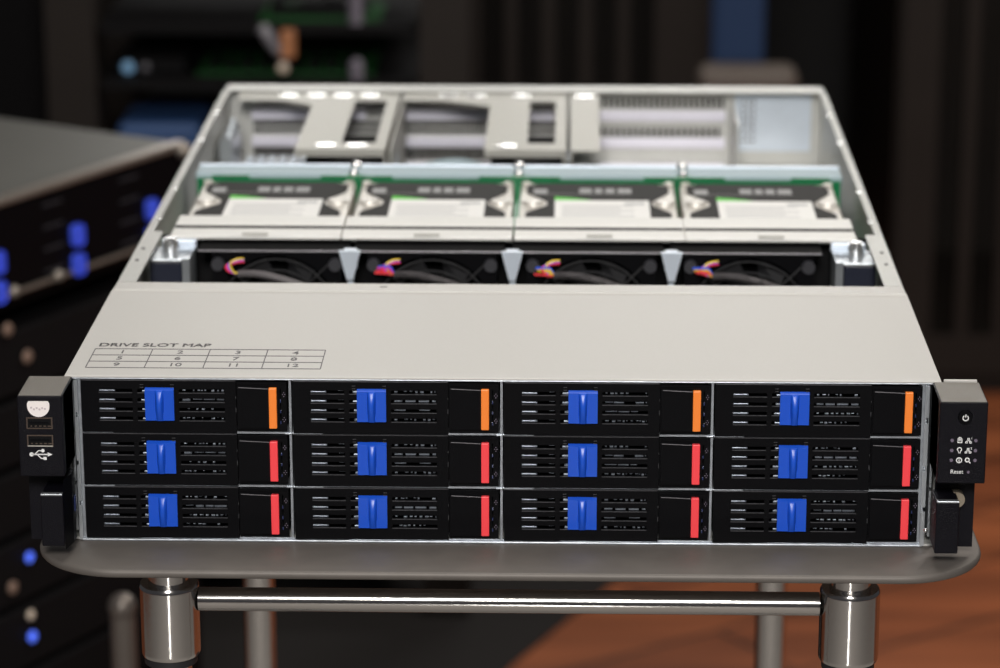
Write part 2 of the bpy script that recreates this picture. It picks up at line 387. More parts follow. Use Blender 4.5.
for s in (-1, 1):
    b = MB(); x0, x1 = (-0.2208, -0.2190) if s < 0 else (0.2176, 0.2198)
    b.plate(x0, x1, -0.0010, 0.0862, [(x0 + .0005, x1 - .0003, 0.0660, 0.0690), (x0, x1 - .0008, 0.0400, 0.0425), (x0 + .0006, x1, 0.0180, 0.0205)], -0.0030, -0.0016)
    x0, x1 = sorted((s * 0.2215, s * 0.2226))
    b.plate(x0, x1, 0.004, 0.0850, [(x0, x1, 0.0570, 0.0600), (x0, x1, 0.0290, 0.0310)], -0.0020, 0.0300)
    b.build('side_rail', M['steel'], srv)

# ears (left carries USB ports, right the power button); x0..x1 measured on the photo
def ear(s, x0, x1):
    e = MB().box(x0, x1, -0.0350, -0.0008, 0.0447 if s < 0 else 0.0446, 0.0876, 0.0006)
    housing = e.build('ear_housing' if s < 0 else 'control_panel_housing', M['black_metal'], srv)
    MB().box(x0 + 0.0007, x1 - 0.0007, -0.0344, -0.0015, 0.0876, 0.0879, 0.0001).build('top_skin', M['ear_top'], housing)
    xi = x1 if s < 0 else x0
    a, b = sorted((xi, s * 0.2230))
    MB().prism([(-0.0300 if False else xi, -0.0300), (xi, -0.0012), (s * 0.2217, -0.0012), (s * 0.2217, -0.0036)], 'z', 0.0450, 0.0868).build('inner_cheek', M['black'], housing)
    # back flange and pull handle
    fx0, fx1 = (x0 + 0.0003, -0.2226) if s < 0 else (0.2231, x1 - 0.0020)
    flg = MB().plate(fx0, fx1, 0.0030, 0.0440, [], -0.0140, -0.0110).build('rack_flange', M['black_metal'], srv)
    if s < 0: hx0, hx1 = -0.2348, -0.2232
    else: hx0, hx1 = 0.2214, 0.2332
    hd = MB().box(hx0, hx1, -0.0350, -0.0141, 0.0069 - (s > 0) * 0.0002, 0.0345 - (s > 0) * 0.0002, 0.0006)
    hd_o = hd.build('pull_handle', M['black_metal'], srv)
    MB().box(hx0 + 0.0003, hx1 - 0.0003, -0.0352, -0.0320, 0.0344 - (s > 0) * 0.0002, 0.0353 - (s > 0) * 0.0002, 0.0002).build('handle_edge', M['steel'], hd_o)
    return housing
earL = ear(-1, -0.2444, -0.2216)
earR = ear(1, 0.2212, 0.2453)
YF = -0.0350
# lower left: angled inner side of the handle, with a blue glint painted on as a small box
MB().prism([(-0.2231, -0.0330), (-0.2231, -0.0142), (-0.2205, -0.0142), (-0.2205, -0.0220)], 'z', 0.0045, 0.0420).build('handle_cheek', M['black'], srv)
MB().box(-0.2204, -0.2198, -0.0180, -0.0140, 0.0200, 0.0280, 0.0002).build('catch', M['lens_blue'], srv)
MB().box(0.2270, 0.2440, -0.0007, 0.0010, 0.0860, 0.0888, 0.0003).build('flange_top_edge', M['lid'], srv)
# right thumbscrew peeping from behind the handle
MB().cyl((0.2336, -0.0200, 0.0305), (0.2336, -0.0140, 0.0305), 0.0042, n=28).build('thumbscrew', mat('brass_screw', (0.42, 0.36, 0.28), 0.35, 0.7), srv, True)
MB().ball((0.2190, -0.0150, 0.0120), 0.0012).build('screw_tip', M['polished'], srv, True)
# left ear face
b = MB(); pts = []
R_ = 0.0057; cx, cz = -0.2336, 0.0824
for i in range(25):
    t = math.radians(180 + 180 * i / 24); pts.append((cx + R_ * math.cos(t), cz + R_ * math.sin(t) * 1.02))
pts += [(cx + R_, cz + 0.0014), (cx + R_ * 0.86, cz + 0.0026), (cx - R_ * 0.86, cz + 0.0026), (cx - R_, cz + 0.0014)]
st = b.prism(pts, 'y', YF - 0.00025, YF).build('round_sticker', M['sticker'], earL)
sq = MB()
for k, (x, z) in enumerate([(-0.0036, 0.0005), (-0.0022, -0.0004), (-0.0008, 0.0003), (0.0006, -0.0004), (0.0020, 0.0003), (0.0033, -0.0001)]):
    sq.box(cx + x - 0.0005, cx + x + 0.0005, YF - 0.0004, YF - 0.00026, cz - 0.0012 + z - 0.0006, cz - 0.0012 + z + 0.0004)
sq.build('sticker_scribble', M['faint'], st)
for zc in (0.0733, 0.0640):
    fr_ = MB().plate(-0.2400, -0.2268, zc - 0.0030, zc + 0.0030, [(-0.2394, -0.2274, zc - 0.0025, zc + 0.0025)], YF - 0.0004, YF).build('usb_port', M['copper'], earL)
    if zc < 0.07: MB().box(-0.2398, -0.2270, YF - 0.0006, YF - 0.00041, zc - 0.0030, zc - 0.0026).build('port_lip', M['hdd_silver'], fr_)
    MB().box(-0.2394, -0.2274, YF - 0.00015, YF - 0.00002, zc - 0.0025, zc + 0.0025).build('port_cavity', M['black_matte'], fr_)
    MB().box(-0.2384, -0.2284, YF - 0.00035, YF - 0.00016, zc - 0.0003, zc + 0.0009).build('port_tongue', M['black'], fr_)
    k = MB()
    for i in range(5): k.box(-0.2380 + i * .0022, -0.2372 + i * .0024, YF - 0.0004, YF - 0.00016, zc - 0.0018, zc - 0.0013)
    k.build('port_contacts', M['copper'], fr_)
# USB trident
u = MB(); y0, y1 = YF - 0.0002, YF; uz = 0.0566; ux = -0.2335
def stroke(mb, p, q, w, y0=y0, y1=y1):
    a = Vector(p); c = Vector(q); d = (c - a).normalized(); n = Vector((-d.y, d.x)) * w / 2
    mb.prism([tuple(a + n), tuple(a - n), tuple(c - n), tuple(c + n)], 'y', y0, y1)
def disc(mb, c, r, n=16, y0=y0, y1=y1):
    mb.prism([(c[0] + r * math.cos(2 * math.pi * i / n), c[1] + r * math.sin(2 * math.pi * i / n)) for i in range(n)], 'y', y0, y1)
disc(u, (ux - 0.0046, uz), 0.0011); stroke(u, (ux - 0.0046, uz), (ux + 0.0040, uz), 0.0006)
u.prism([(ux + 0.0036, uz + 0.0011), (ux + 0.0036, uz - 0.0011), (ux + 0.0060, uz)], 'y', y0, y1)
stroke(u, (ux - 0.0030, uz), (ux - 0.0010, uz + 0.0020), 0.0005); stroke(u, (ux - 0.0010, uz + 0.0020), (ux + 0.0006, uz + 0.0020), 0.0005); disc(u, (ux + 0.0012, uz + 0.0020), 0.0009)
stroke(u, (ux - 0.0018, uz), (ux + 0.0002, uz - 0.0021), 0.0005); stroke(u, (ux + 0.0002, uz - 0.0021), (ux + 0.0018, uz - 0.0021), 0.0005); u.box(ux + 0.0014, ux + 0.0030, y0, y1, uz - 0.0029, uz - 0.0013)
u.build('usb_symbol', M['white_print'], earL)
# right ear face
pb = MB(); bx, bz = 0.2340, 0.0800
pb.cyl((bx, YF - 0.0014, bz), (bx, YF, bz), 0.0034, 0.0038, n=32)
pbo = pb.build('power_button', M['black'], earR, True)
pi = MB().ring((bx, bz - 0.0001), 0.00115, 0.0016, YF - 0.0016, YF - 0.0014, 20, 125, 415)
pi.box(bx - 0.00024, bx + 0.00024, YF - 0.0016, YF - 0.0014, bz + 0.0002, bz + 0.0018)
pi.build('power_symbol', M['white_print'], pbo)
RZs = [0.0676, 0.0623, 0.0571]; XL, XA, XB, XR = 0.2279, 0.2318, 0.2361, 0.2398
for i, z in enumerate(RZs):
    for x in (XL, XR):
        MB().cyl((x, YF - 0.0003, z), (x, YF, z), 0.00085, n=16).build('status_light', M['led_off'], earR)
ic = MB()
def arc(mb, c, r, w=0.00022, a0=0, a1=360): mb.ring(c, r - w, r + w, y0, y1, 18, a0, a1)
z = RZs[0]                                            # disk
ic.plate(XA - 0.0012, XA + 0.0012, z - 0.0013, z + 0.0010, [(XA - 0.0008, XA + 0.0008, z - 0.0009, z + 0.0001)], y0, y1)
arc(ic, (XA, z + 0.0008), 0.0008)
z = RZs[1]                                            # bulb
arc(ic, (XA, z + 0.0005), 0.0010, 0.00022, -60, 240); stroke(ic, (XA - 0.0006, z - 0.0003), (XA - 0.0002, z - 0.0015), 0.0004); stroke(ic, (XA + 0.0006, z - 0.0003), (XA + 0.0002, z - 0.0015), 0.0004); stroke(ic, (XA - 0.0005, z - 0.0014), (XA + 0.0005, z - 0.0014), 0.0004)
z = RZs[2]                                            # info ring and magnifier
arc(ic, (XA, z), 0.0013); ic.box(XA - 0.0002, XA + 0.0002, y0, y1, z - 0.0008, z + 0.0003); ic.box(XA - 0.0002, XA + 0.0002, y0, y1, z + 0.0005, z + 0.0008)
arc(ic, (XB - 0.0002, z + 0.0002), 0.0010, 0.00026); stroke(ic, (XB + 0.0005, z - 0.0005), (XB + 0.0014, z - 0.0015), 0.0005)
for z in RZs[:2]:                                     # network nodes
    for x, dz in ((0, 0.0008), (-0.0010, -0.0010), (0.0010, -0.0010)):
        ic.plate(XB + x - 0.0006, XB + x + 0.0006, z + dz - 0.0005, z + dz + 0.0005, [(XB + x - 0.0003, XB + x + 0.0003, z + dz - 0.0002, z + dz + 0.0002)], y0, y1)
    stroke(ic, (XB - 0.0010, z - 0.0002), (XB + 0.0010, z - 0.0002), 0.0003); stroke(ic, (XB, z - 0.0002), (XB, z + 0.0004), 0.0003)
ic.build('panel_icons', M['white_print'], earR)
text_mesh('1', 0.0014, 'icon_number', M['white_print'], earR, (XB + 0.0016, YF - 0.0001, RZs[0] + 0.0011), (math.pi / 2, 0, 0), 1, 1, 0.00002)
text_mesh('2', 0.0014, 'icon_number', M['white_print'], earR, (XB + 0.0016, YF - 0.0001, RZs[1] + 0.0011), (math.pi / 2, 0, 0), 1, 1, 0.00002)
text_mesh('Reset', 0.0031, 'reset_lettering', M['white_print'], earR, (0.2309, YF - 0.0001, 0.0509), (math.pi / 2, 0, 0), 0.92, 1, 0.0)
MB().cyl((0.2367, YF - 0.0003, 0.0508), (0.2367, YF, 0.0508), 0.0007, n=14).build('reset_pinhole', M['led_off'], earR)

# rear panel with slot openings
rp = MB(); hs = []
def slots(x0, x1, zs, w=None):
    for z0, z1 in zs: hs.append((x0, x1, z0, z1))
for xa, nn in ((-0.2060, 34), (-0.0900, 38)):
    for k in range(nn):
        for z0_, z1_ in ((0.0700, 0.0745), (0.0755, 0.0800), (0.0495, 0.0540), (0.0550, 0.0595), (0.0290, 0.0395)):
            hs.append((xa + k * 0.0030, xa + k * 0.0030 + 0.0025, z0_, z1_))
for k in range(22): hs.append((0.0580 + k * 0.0043, 0.0608 + k * 0.0043, 0.0700, 0.0790))
for k in range(20): hs.append((0.0580 + k * 0.0046, 0.0606 + k * 0.0046, 0.0460, 0.0560))
for k in range(3):
    for j in range(7): hs.append((0.1640 + k * 0.0040, 0.1668 + k * 0.0040, 0.0440 + j * 0.0050, 0.0468 + j * 0.0050))
rp.plate(-W2, W2, 0.0012, H, hs, D - 0.0014, D, 'y')
rp.box(-W2, W2, D - 0.0200, D - 0.0014, H - 0.0012, H)
rpo = rp.build('rear_panel', M['steel_pale'], srv)
# slot covers: bright strips with a folded lip
for x0, x1 in ((-0.2070, -0.1200), (-0.0910, 0.0230), (0.0570, 0.1520)):
    for zc in (0.0650, 0.0440, 0.0240):
        MB().box(x0, x1, D - 0.0070, D - 0.0015, zc - 0.0038, zc + 0.0038, 0.0008).build('slot_cover', M['cover_lilac'], rpo)
MB().plate(0.1590, 0.2165, 0.0380, 0.0815, [h for h in hs if h[0] > 0.1600], D - 0.0040, D - 0.0016).build('power_bay_blank', M['steel_blue'], rpo)
# right rear bay floor and pale shelf
MB().box(0.0570, 0.2160, 0.620, 0.7470, 0.0240, 0.0256).build('rear_bay_shelf', M['bracket'], srv)
MB().box(0.1555, 0.1572, 0.660, 0.7470, 0.0258, 0.0780).build('bay_divider', M['steel_pale'], srv)
MB().box(0.2010, 0.2150, 0.625, 0.6480, 0.0258, 0.0480, 0.002).build('bay_latch', M['steel_blue'], srv)
# motherboard with a few tall parts
mbd = MB().box(-0.2160, 0.2160, 0.5150, 0.7450, 0.0050, 0.0066).build('motherboard', M['teal'], srv)
b = MB()
for k in range(7): b.box(-0.205 + 0.008 * k, -0.200 + 0.008 * k, 0.640, 0.700, 0.0068, 0.044)
b.build('memory_modules', M['steel_blue'], mbd)
b = MB()
for k in range(16): b.box(-0.0200 + 0.0042 * k, -0.0185 + 0.0042 * k, 0.570, 0.660, 0.0068, 0.0300)
b.build('heatsink', M['black_metal'], mbd)
MB().box(-0.0420, -0.0260, 0.548, 0.572, 0.0068, 0.0660, 0.001).build('blue_connector', mat('bright_blue_plastic', (0.01, 0.16, 0.55), 0.4), mbd)
b = MB()
for k in range(9): b.box(-0.206 + 0.011 * k, -0.199 + 0.011 * k, 0.700, 0.742, 0.0068, 0.022)
b.build('port_blocks', M['black'], mbd)
MB().tube([(-0.100, 0.640, 0.028), (-0.075, 0.660, 0.042), (-0.04, 0.668, 0.045), (0.0, 0.650, 0.030)], 0.0045).build('data_cable', M['glass_bar'], srv, True)
MB().tube([(-0.082, 0.565, 0.030), (-0.070, 0.57, 0.058), (-0.058, 0.57, 0.061), (-0.046, 0.565, 0.056), (-0.044, 0.56, 0.030)], 0.006).build('data_cable', M['teal'], srv, True)
MB().box(0.0320, 0.0530, 0.600, 0.700, 0.0068, 0.0400, 0.002).build('connector_block', M['black'], mbd)

# riser brackets: frames bridging the rear slots
ZR = 0.0850
def riser(x0, x1, s0, s1, holes_t, holes_b, gx):
    r = MB()
    r.prism([(x0, 0.7340), (x0, 0.7100), (gx, 0.7080), (s0, 0.6900), (s0, 0.5650), (s0, 0.5430), (x1, 0.5430), (x1, 0.5650), (s1, 0.5650), (s1, 0.7080), (x1 - 0.008, 0.7080), (x1 - 0.008, 0.5655), (x1, 0.5655), (x1, 0.7340)], 'z', ZR - 0.0012, ZR)
    if x0 > -0.2: r.box(x0, x0 + 0.0012, 0.5430, 0.7330, 0.0300, ZR - 0.0013)
    r.box(x1 - 0.0012, x1, 0.5430, 0.7330, 0.0300, ZR - 0.0013)
    r.box(s0, x1, 0.5430, 0.5442, 0.0800, ZR - 0.0013)
    ro = r.build('riser_bracket', M['ridge'], srv)
    MB().box(s0 + 0.004, x1 - 0.003, 0.575, 0.660, 0.0300, 0.0690).build('riser_card', M['black_matte'], ro)
    for x, y in holes_t + holes_b:
        MB().ball((x, y, ZR), 0.0076, (1.0, 0.85, 0.05)).build('dimple', M['polished'], ro, True)
    MB().box(x0 + 0.010, x1 - 0.010, 0.600, 0.700, 0.0260, 0.0276).build('riser_board', M['black_matte'], ro)
riser(-0.2130, -0.0930, -0.1555, -0.1245, [(-0.1755, 0.725), (-0.1550, 0.7255), (-0.1350, 0.7255), (-0.1150, 0.7255)], [(-0.1345, 0.556), (-0.1130, 0.556)], -0.180)
riser(-0.0900, 0.0320, -0.0245, 0.0050, [(-0.0560, 0.726), (-0.0360, 0.726), (-0.0020, 0.727)], [(-0.0100, 0.556)], -0.060)
r = MB().box(0.0350, 0.0555, 0.5430, 0.7340, ZR - 0.0012, ZR).box(0.0350, 0.0362, 0.5430, 0.7330, 0.0450, ZR - 0.0013)
ro = r.build('riser_bracket', M['ridge'], srv)
MB().ball((0.0455, 0.7260, ZR), 0.0080, (1.0, 0.85, 0.05)).build('dimple', M['polished'], ro, True)
MB().cyl((0.0440, 0.530, 0.055), (0.0440, 0.530, 0.0780), 0.0060, n=20).build('standoff', M['polished'], srv, True)
# galvanised guide posts by the risers
for x, y, r_ in ((-0.2155, 0.700, .0045), (-0.0990, 0.66, .0035), (-0.0915, 0.62, .003), (0.0335, 0.60, .003)):
    b = MB()
    for k in range(3): b.ball((x, y - 0.014 * k, 0.070 - 0.002 * k), r_ * 0.7, n=8)
    b.box(x - r_, x + r_, y - 0.05, y + 0.01, 0.006, 0.066)
    b.build('guide_post', M['steel'], srv, True)

# drive backplane across the middle
bp = MB().box(-0.2150, 0.2150, 0.4765, 0.4785, 0.0500, 0.0797)
for xa, xb in ((-0.205, -0.180), (-0.132, -0.084), (-0.026, 0.028), (0.084, 0.138), (0.182, 0.208)): bp.box(xa, xb, 0.4765, 0.4785, 0.0798, 0.0818)
bp.box(-0.2170, 0.2170, 0.3450, 0.4760, 0.0480, 0.0496)
bpo = bp.build('backplane_board', M['pcb'], srv)
MB().box(-0.2165, 0.2165, 0.4800, 0.5030, 0.0760, 0.0825, 0.0015).build('backplane_brace', M['glass_bar'], srv)
MB().box(-0.2165, 0.2165, 0.5035, 0.5060, 0.0700, 0.0835, 0.0008).build('backplane_rail', M['steel_blue'], srv)
for x in (-0.1095, 0.0005, 0.1100):
    g = MB().box(x - 0.0050, x + 0.0050, 0.4700, 0.4764, 0.0500, 0.0835, 0.0005).box(x - 0.0016, x + 0.0016, 0.3600, 0.4699, 0.0500, 0.0770).build('board_tab', M['pcb'], bpo)
    p = MB().cyl((x, 0.4945, 0.0826), (x, 0.4945, 0.0850), 0.0042, n=24).ball((x, 0.4945, 0.0855), 0.0040, (1, 1, 0.7)).build('standoff', M['polished'], srv, True)
    MB().ball((x, 0.4730, 0.0845), 0.0030).build('board_screw', M['polished'], bpo, True)

MB().box(-0.2180, 0.2180, 0.3245, 0.3262, 0.0020, 0.0795).build('fan_baffle', M['black_matte'], srv)
# fan wall: posts, corner brackets with thumbscrews
for x in (-0.0985, 0.0000, 0.0965):
    b = MB().box(x - 0.0018, x + 0.0018, 0.2830, 0.2885, 0.0020, 0.0690, 0.0005)
    b.box(x - 0.0040, x + 0.0040, 0.2830, 0.2885, 0.0691, 0.0815, 0.0005)
    b.prism([(x - 0.0065, 0.0815), (x + 0.0065, 0.0815), (x + 0.0020, 0.0640), (x - 0.0020, 0.0640)], 'y', 0.2790, 0.2829)
    b.build('fan_wall_post', M['steel_blue'], srv)
for s in (-1, 1):
    xa, xb = sorted((s * 0.2195, s * 0.1990))
    b = MB().box(xa, xb, 0.2680, 0.2990, 0.0775, 0.0790, 0.0005)
    xa2, xb2 = sorted((s * 0.1990, s * 0.1945)); b.box(xa2, xb2, 0.2680, 0.2990, 0.0300, 0.0790)
    bo = b.build('corner_bracket', M['steel'], srv)
    xa3, xb3 = sorted((s * 0.2190, s * 0.1995))
    MB().box(xa3, xb3, 0.2700, 0.2985, 0.0300, 0.0770, 0.001).build('bracket_box', mat('blue_black_plastic', (0.012, 0.015, 0.03), 0.4), bo)
    MB().cyl((s * 0.2080, 0.287, 0.0791), (s * 0.2080, 0.287, 0.0860), 0.0045, n=20).cyl((s * 0.2080, 0.287, 0.0861), (s * 0.2080, 0.287, 0.0875), 0.0034, n=20).build('thumbscrew', M['polished'], bo, True)
    xa4, xb4 = sorted((s * 0.2150, s * 0.1940)); MB().box(xa4, xb4, 0.2995, 0.3040, 0.0770, 0.0830, 0.0008).build('fan_wall_clip', M['steel_blue'], srv)

# ---------------------------------------------------------------- hot-swap drive trays
def P(v): return -0.0543 + v / 1000.0        # mm from the left divider -> local x
def Zt(v): return 0.0271 - v / 1000.0        # mm down from the tray's top -> local z
tray0 = thing('drive_tray', 'x', 'drive tray')
rows4 = [4.3, 9.3, 14.35, 19.35]
hs = []
for t in rows4:
    hs += [(P(10.5), P(27.8), Zt(t + 1.7), Zt(t)), (P(30.4), P(36.0), Zt(t + 1.9), Zt(t)), (P(52.0), P(75.5), Zt(t + 1.7), Zt(t))]
for x in (31.9, 47.6): hs += [(P(x), P(x + 0.8), Zt(2.3), Zt(1.9)), (P(x), P(x + 1.6), Zt(3.4), Zt(3.0))]
bz_ = MB().plate(P(1.3), P(81.5), -0.0006, 0.0273, hs, -0.0022, -0.0006)
bz_o = bz_.build('bezel', M['black'], tray0)
tr = MB()
for t in rows4:
    for xa, xb in ((10.5, 27.8), (30.4, 34.4), (52.0, 75.5)): tr.box(P(xa), P(xb), -0.0026, -0.00221, Zt(t + 2.15), Zt(t + 1.8))
tr.box(P(1.5), P(81.3), -0.0025, -0.0006, 0.02735, 0.02765)
for x in (31.9, 47.6): tr.box(P(x), P(x + 1.8), -0.0025, -0.00221, Zt(2.0), Zt(1.7)).box(P(x), P(x + 1.8), -0.0025, -0.00221, Zt(3.5), Zt(3.2))
for z0, z1 in ((8.0, 9.0), (14.0, 16.5)): tr.box(P(81.2), P(81.5), -0.0025, -0.00221, Zt(z1), Zt(z0))
tr.build('bezel_edges', M['edge'], bz_o)  # paler strips paint the light along slot and bezel edges
hb = MB().plate(P(81.8), P(107.5), 0.0003, 0.0268, [(P(104.0), P(104.7), Zt(22), Zt(4))], -0.0014, -0.0006)
hb.box(P(82.4), P(106.8), -0.0019, -0.00141, Zt(1.6), Zt(1.1))
hb.build('lever_housing', M['black'], tray0)
lv = MB()
lv.prism([(P(82.5), Zt(25.0)), (P(98.4), Zt(24.8)), (P(98.4), Zt(3.3)), (P(82.5), Zt(2.6))], 'y', -0.0034, -0.0016)
lv.bm.verts.ensure_lookup_table()
lev = lv.build('release_lever', M['black'], tray0)
lv2 = MB().prism([(P(82.9), Zt(2.9)), (P(98.4), Zt(3.55)), (P(98.4), Zt(3.3)), (P(82.9), Zt(2.6))], 'y', -0.0037, -0.0034)
lv2.build('lever_edge', M['lip'], lev)  # grey strip paints the highlight along the lever's top
def tab(m):
    return MB().box(P(98.5), P(102.6), -0.0042, -0.0015, Zt(24.8), Zt(3.0), 0.0004).build('colour_tab', m, tray0)
tab_o = tab(M['orange'])
tmp = tab(M['red']); RED = tmp.data; ORANGE = tab_o.data; bpy.data.objects.remove(tmp)
for z in (21.5, 15.5, 9.8):
    MB().box(P(104.05), P(104.65), -0.0015, -0.0008, Zt(z + 1.6), Zt(z), 0.0001).build('light_pipe', M['lens_blue'], tray0)
dt = MB()
for zc in (7.0, 20.6):
    for dx, dz in ((0, 1.0), (-0.9, 0), (0.9, 0), (0, -1.0)): dt.cyl((P(106.1 + dx * .7), -0.0016, Zt(zc + dz)), (P(106.1 + dx * .7), -0.0013, Zt(zc + dz)), 0.00026, n=10)
dt.build('indicator_dots', M['led_off'], tray0)
# blue latch with a bulging grip rib
lt = MB(); nu, nv = 40, 20
def latch_y(u, v):                            # u,v 0..1 across / up
    r = abs(u - 0.5) / (0.150 - 0.03 * (1 - v)); y = -0.0040
    if r < 1: y -= 0.0031 * math.sin(math.pi * min(1, 0.06 + v * 0.90)) ** 0.9 * min(1.0, (1 - r ** 4))
    return y
gv = [[lt.bm.verts.new((P(34.5 + 15.0 * i / nu), latch_y(i / nu, j / nv), Zt(20.8) + 0.0163 * j / nv)) for i in range(nu + 1)] for j in range(nv + 1)]
bk = [[lt.bm.verts.new((P(34.5 + 15.0 * i / nu), -0.0022, Zt(20.8) + 0.0174 * j / nv)) for i in (0, nu)] for j in (0, nv)]
for j in range(nv):
    for i in range(nu): lt.bm.faces.new((gv[j][i], gv[j][i + 1], gv[j + 1][i + 1], gv[j + 1][i]))
lt.bm.faces.new([bk[0][0], bk[0][1]] + gv[0][::-1]); lt.bm.faces.new([bk[1][0]] + gv[nv] + [bk[1][1]])
lt.bm.faces.new([bk[0][0]] + [gv[j][0] for j in range(nv + 1)] + [bk[1][0]])
lt.bm.faces.new([bk[0][1], bk[1][1]] + [gv[j][nu] for j in range(nv, -1, -1)])
lt.bm.faces.new([bk[0][0], bk[1][0], bk[1][1], bk[0][1]])
lt.build('latch', M['blue'], tray0, True)
cr = MB().box(P(1.6), P(107.0), 0.0062, 0.1450, 0.0006, 0.0240, 0.0005)
cr.build('carrier', M['black_matte'], tray0)
def innards(seed, bright):
    rn = random.Random(seed); b = MB()
    for t in rows4:
        b.box(P(9.8), P(18.6), -0.0002, 0.0012, Zt(t + 2.2), Zt(t + 0.9 - 0.7 * bright * rn.random()), 0.0006)
        b.box(P(10.6), P(17.9), -0.0004, 0.0008, Zt(t + 1.6), Zt(t + 1.1), 0.0002)
        b.box(P(31.2 + 1.6 * rn.random()), P(35.0), -0.0004, 0.0010, Zt(t + 2.0), Zt(t + 1.2 - 1.0 * bright * rn.random()), 0.0003)
    for k, t in enumerate(rows4):
        x = 53.5
        while x < 74.5:
            w = rn.uniform(3.0, 6.5) if k == 1 or (k == 2 and bright > .5) else rn.uniform(0.8, 2.0)
            if rn.random() < (0.95 if k == 1 else 0.55 + 0.3 * bright):
                top = 0.45 if (k == 1 or bright > .5) else 0.9
                b.box(P(x), P(min(75, x + w)), -0.0004, 0.0009, Zt(t + 1.5 + rn.uniform(-.3, .2)), Zt(t + top), 0.0002)
            x += w + rn.uniform(0.4, 1.6)
        if bright > 0.5: b.box(P(24.5), P(27.4), -0.0004, 0.0009, Zt(t + 1.0), Zt(t + 0.2), 0.0002)
    return b.build('drive_body', M['inner_steel'], tray0)
VAR = []
for sd, br_ in ((1, 0.1), (2, 0.45), (3, 0.9), (4, 0.9), (5, 0.3)):
    o = innards(sd, br_); VAR.append(o.data)
    if sd < 5: bpy.data.objects.remove(o)
ordn = ['top row', 'middle row', 'bottom row']
coln = ['first column from the left', 'second column from the left', 'third column from the left', 'last column on the right']
first = True
for j in range(3):
    for i in range(4):
        t = tray0 if first else copy_tree(tray0)
        t.location = ((XD[i] + XD[i + 1]) / 2 if 0 < i < 3 else (XD[i + 1] - 0.0549 if i == 0 else XD[i] + 0.05435), 0.0, Z0 + (0.0587, 0.0298, 0.0006)[j])
        t['label'] = 'black drive tray with blue latch and %s tab, %s, %s' % ('orange' if j == 0 else 'red', ordn[j], coln[i])
        t['group'] = 'drive trays in the front bays'
        for c in [k for k in bpy.data.objects if k.parent == t]:
            if c.name.startswith('colour_tab'): c.data = ORANGE if j == 0 else RED
            if c.name.startswith('drive_body'): c.data = VAR[(0, 2, 3, 1)[i] if j < 2 else (4, 1, 2, 4)[i]]
        first = False

# ---------------------------------------------------------------- internal drives across the middle
hd0 = thing('hard_drive', 'x', 'hard drive')
# local: x centred, y from the front lip, z from the backplane level (server z 0.0497)
ZB = 0.0530
b = MB().box(-0.0508, 0.0508, 0.0220, 0.1640, 0.0, 0.0265, 0.0022)
b.build('drive_case', M['hdd_silver'], hd0)
# raised black cover with cut-in corners
cv = MB().prism([(-0.0465, 0.040), (-0.0465, 0.080), (-0.0330, 0.100), (-0.0330, 0.112), (-0.0465, 0.136), (-0.0465, 0.153), (-0.038, 0.160), (0.038, 0.160), (0.0465, 0.153), (0.0465, 0.136), (0.0350, 0.112), (0.0350, 0.100), (0.0465, 0.080), (0.0465, 0.040)], 'z', 0.0265, 0.0272)
cvo = cv.build('cover', M['hdd_black'], hd0)
lb = MB().box(-0.0280, 0.0330, 0.0450, 0.1120, 0.0272, 0.0275).build('paper_label', M['paper'], cvo)
b = MB()
for k in range(7): b.box(-0.0235, 0.0140 if k % 2 else 0.0230, 0.056 + k * 0.0065, 0.0585 + k * 0.0065, 0.0275, 0.02756)
b.box(0.0170, 0.0300, 0.100, 0.107, 0.0275, 0.02756)
b.build('label_print', mat('faint_print', (0.50, 0.50, 0.50), 0.6), lb)
MB().prism([(-0.0280, 0.1121), (-0.0280, 0.1215), (-0.0200, 0.1195), (-0.0090, 0.1150), (-0.0040, 0.1121)], 'z', 0.0272, 0.02752).build('green_swoosh', M['green_print'], cvo)
b = MB()
for x0, x1 in ((-0.012, -0.004), (-0.002, 0.003), (0.005, 0.011), (0.013, 0.022)): b.box(x0, x1, 0.1330, 0.1450, 0.0272, 0.0275)
b.box(-0.042, 0.022, 0.1300, 0.1306, 0.0272, 0.0273)
b.box(-0.042, -0.033, 0.1307, 0.143, 0.0272, 0.0275)
b.build('cover_print', M['grey_print'], cvo)
for x in (-0.0420, 0.0430):
    MB().cyl((x, 0.106, 0.0265), (x, 0.106, 0.0290), 0.0072, 0.0060, n=20).build('case_lobe', M['hdd_silver'], hd0, True)
for x, y in ((-0.047, 0.157), (0.047, 0.157)):
    MB().cyl((x, y, 0.0266), (x, y, 0.0285), 0.0032, n=16).build('corner_screw', M['hdd_silver'], hd0, True)
b = MB()
b.box(-0.0525, 0.0525, 0.0270, 0.0500, 0.0270, 0.0318, 0.001)
b.box(-0.0525, 0.0525, 0.0190, 0.0270, 0.0230, 0.0250, 0.0005)
b.box(-0.0525, 0.0525, 0.0000, 0.0200, 0.0288, 0.0312, 0.0008)
b.box(-0.0505, 0.0505, 0.0222, 0.0268, 0.0, 0.0277)
b.build('drive_bracket', M['bracket'], hd0)
MB().box(-0.0520, 0.0520, 0.0254, 0.0269, 0.0250, 0.0311).build('bracket_gasket', M['black_matte'], hd0)  # black strip stands in for shade in the bracket gap
MB().box(-0.0080, 0.0080, -0.0006, 0.0040, 0.0318, 0.0326, 0.0003).build('bracket_catch', M['ridge'], hd0)
cxs = [-0.1585, -0.0530, 0.0530, 0.1580]
posn = ['leftmost of the four', 'second of four from the left', 'third of four from the left', 'rightmost of the four']
for i, x in enumerate(cxs):
    h = hd0 if i == 0 else copy_tree(hd0)
    h.location = (x, 0.3050, Z0 + ZB)
    h['label'] = 'flat hard drive with white paper label, ' + posn[i]
    h['group'] = 'internal hard drives behind the fans'

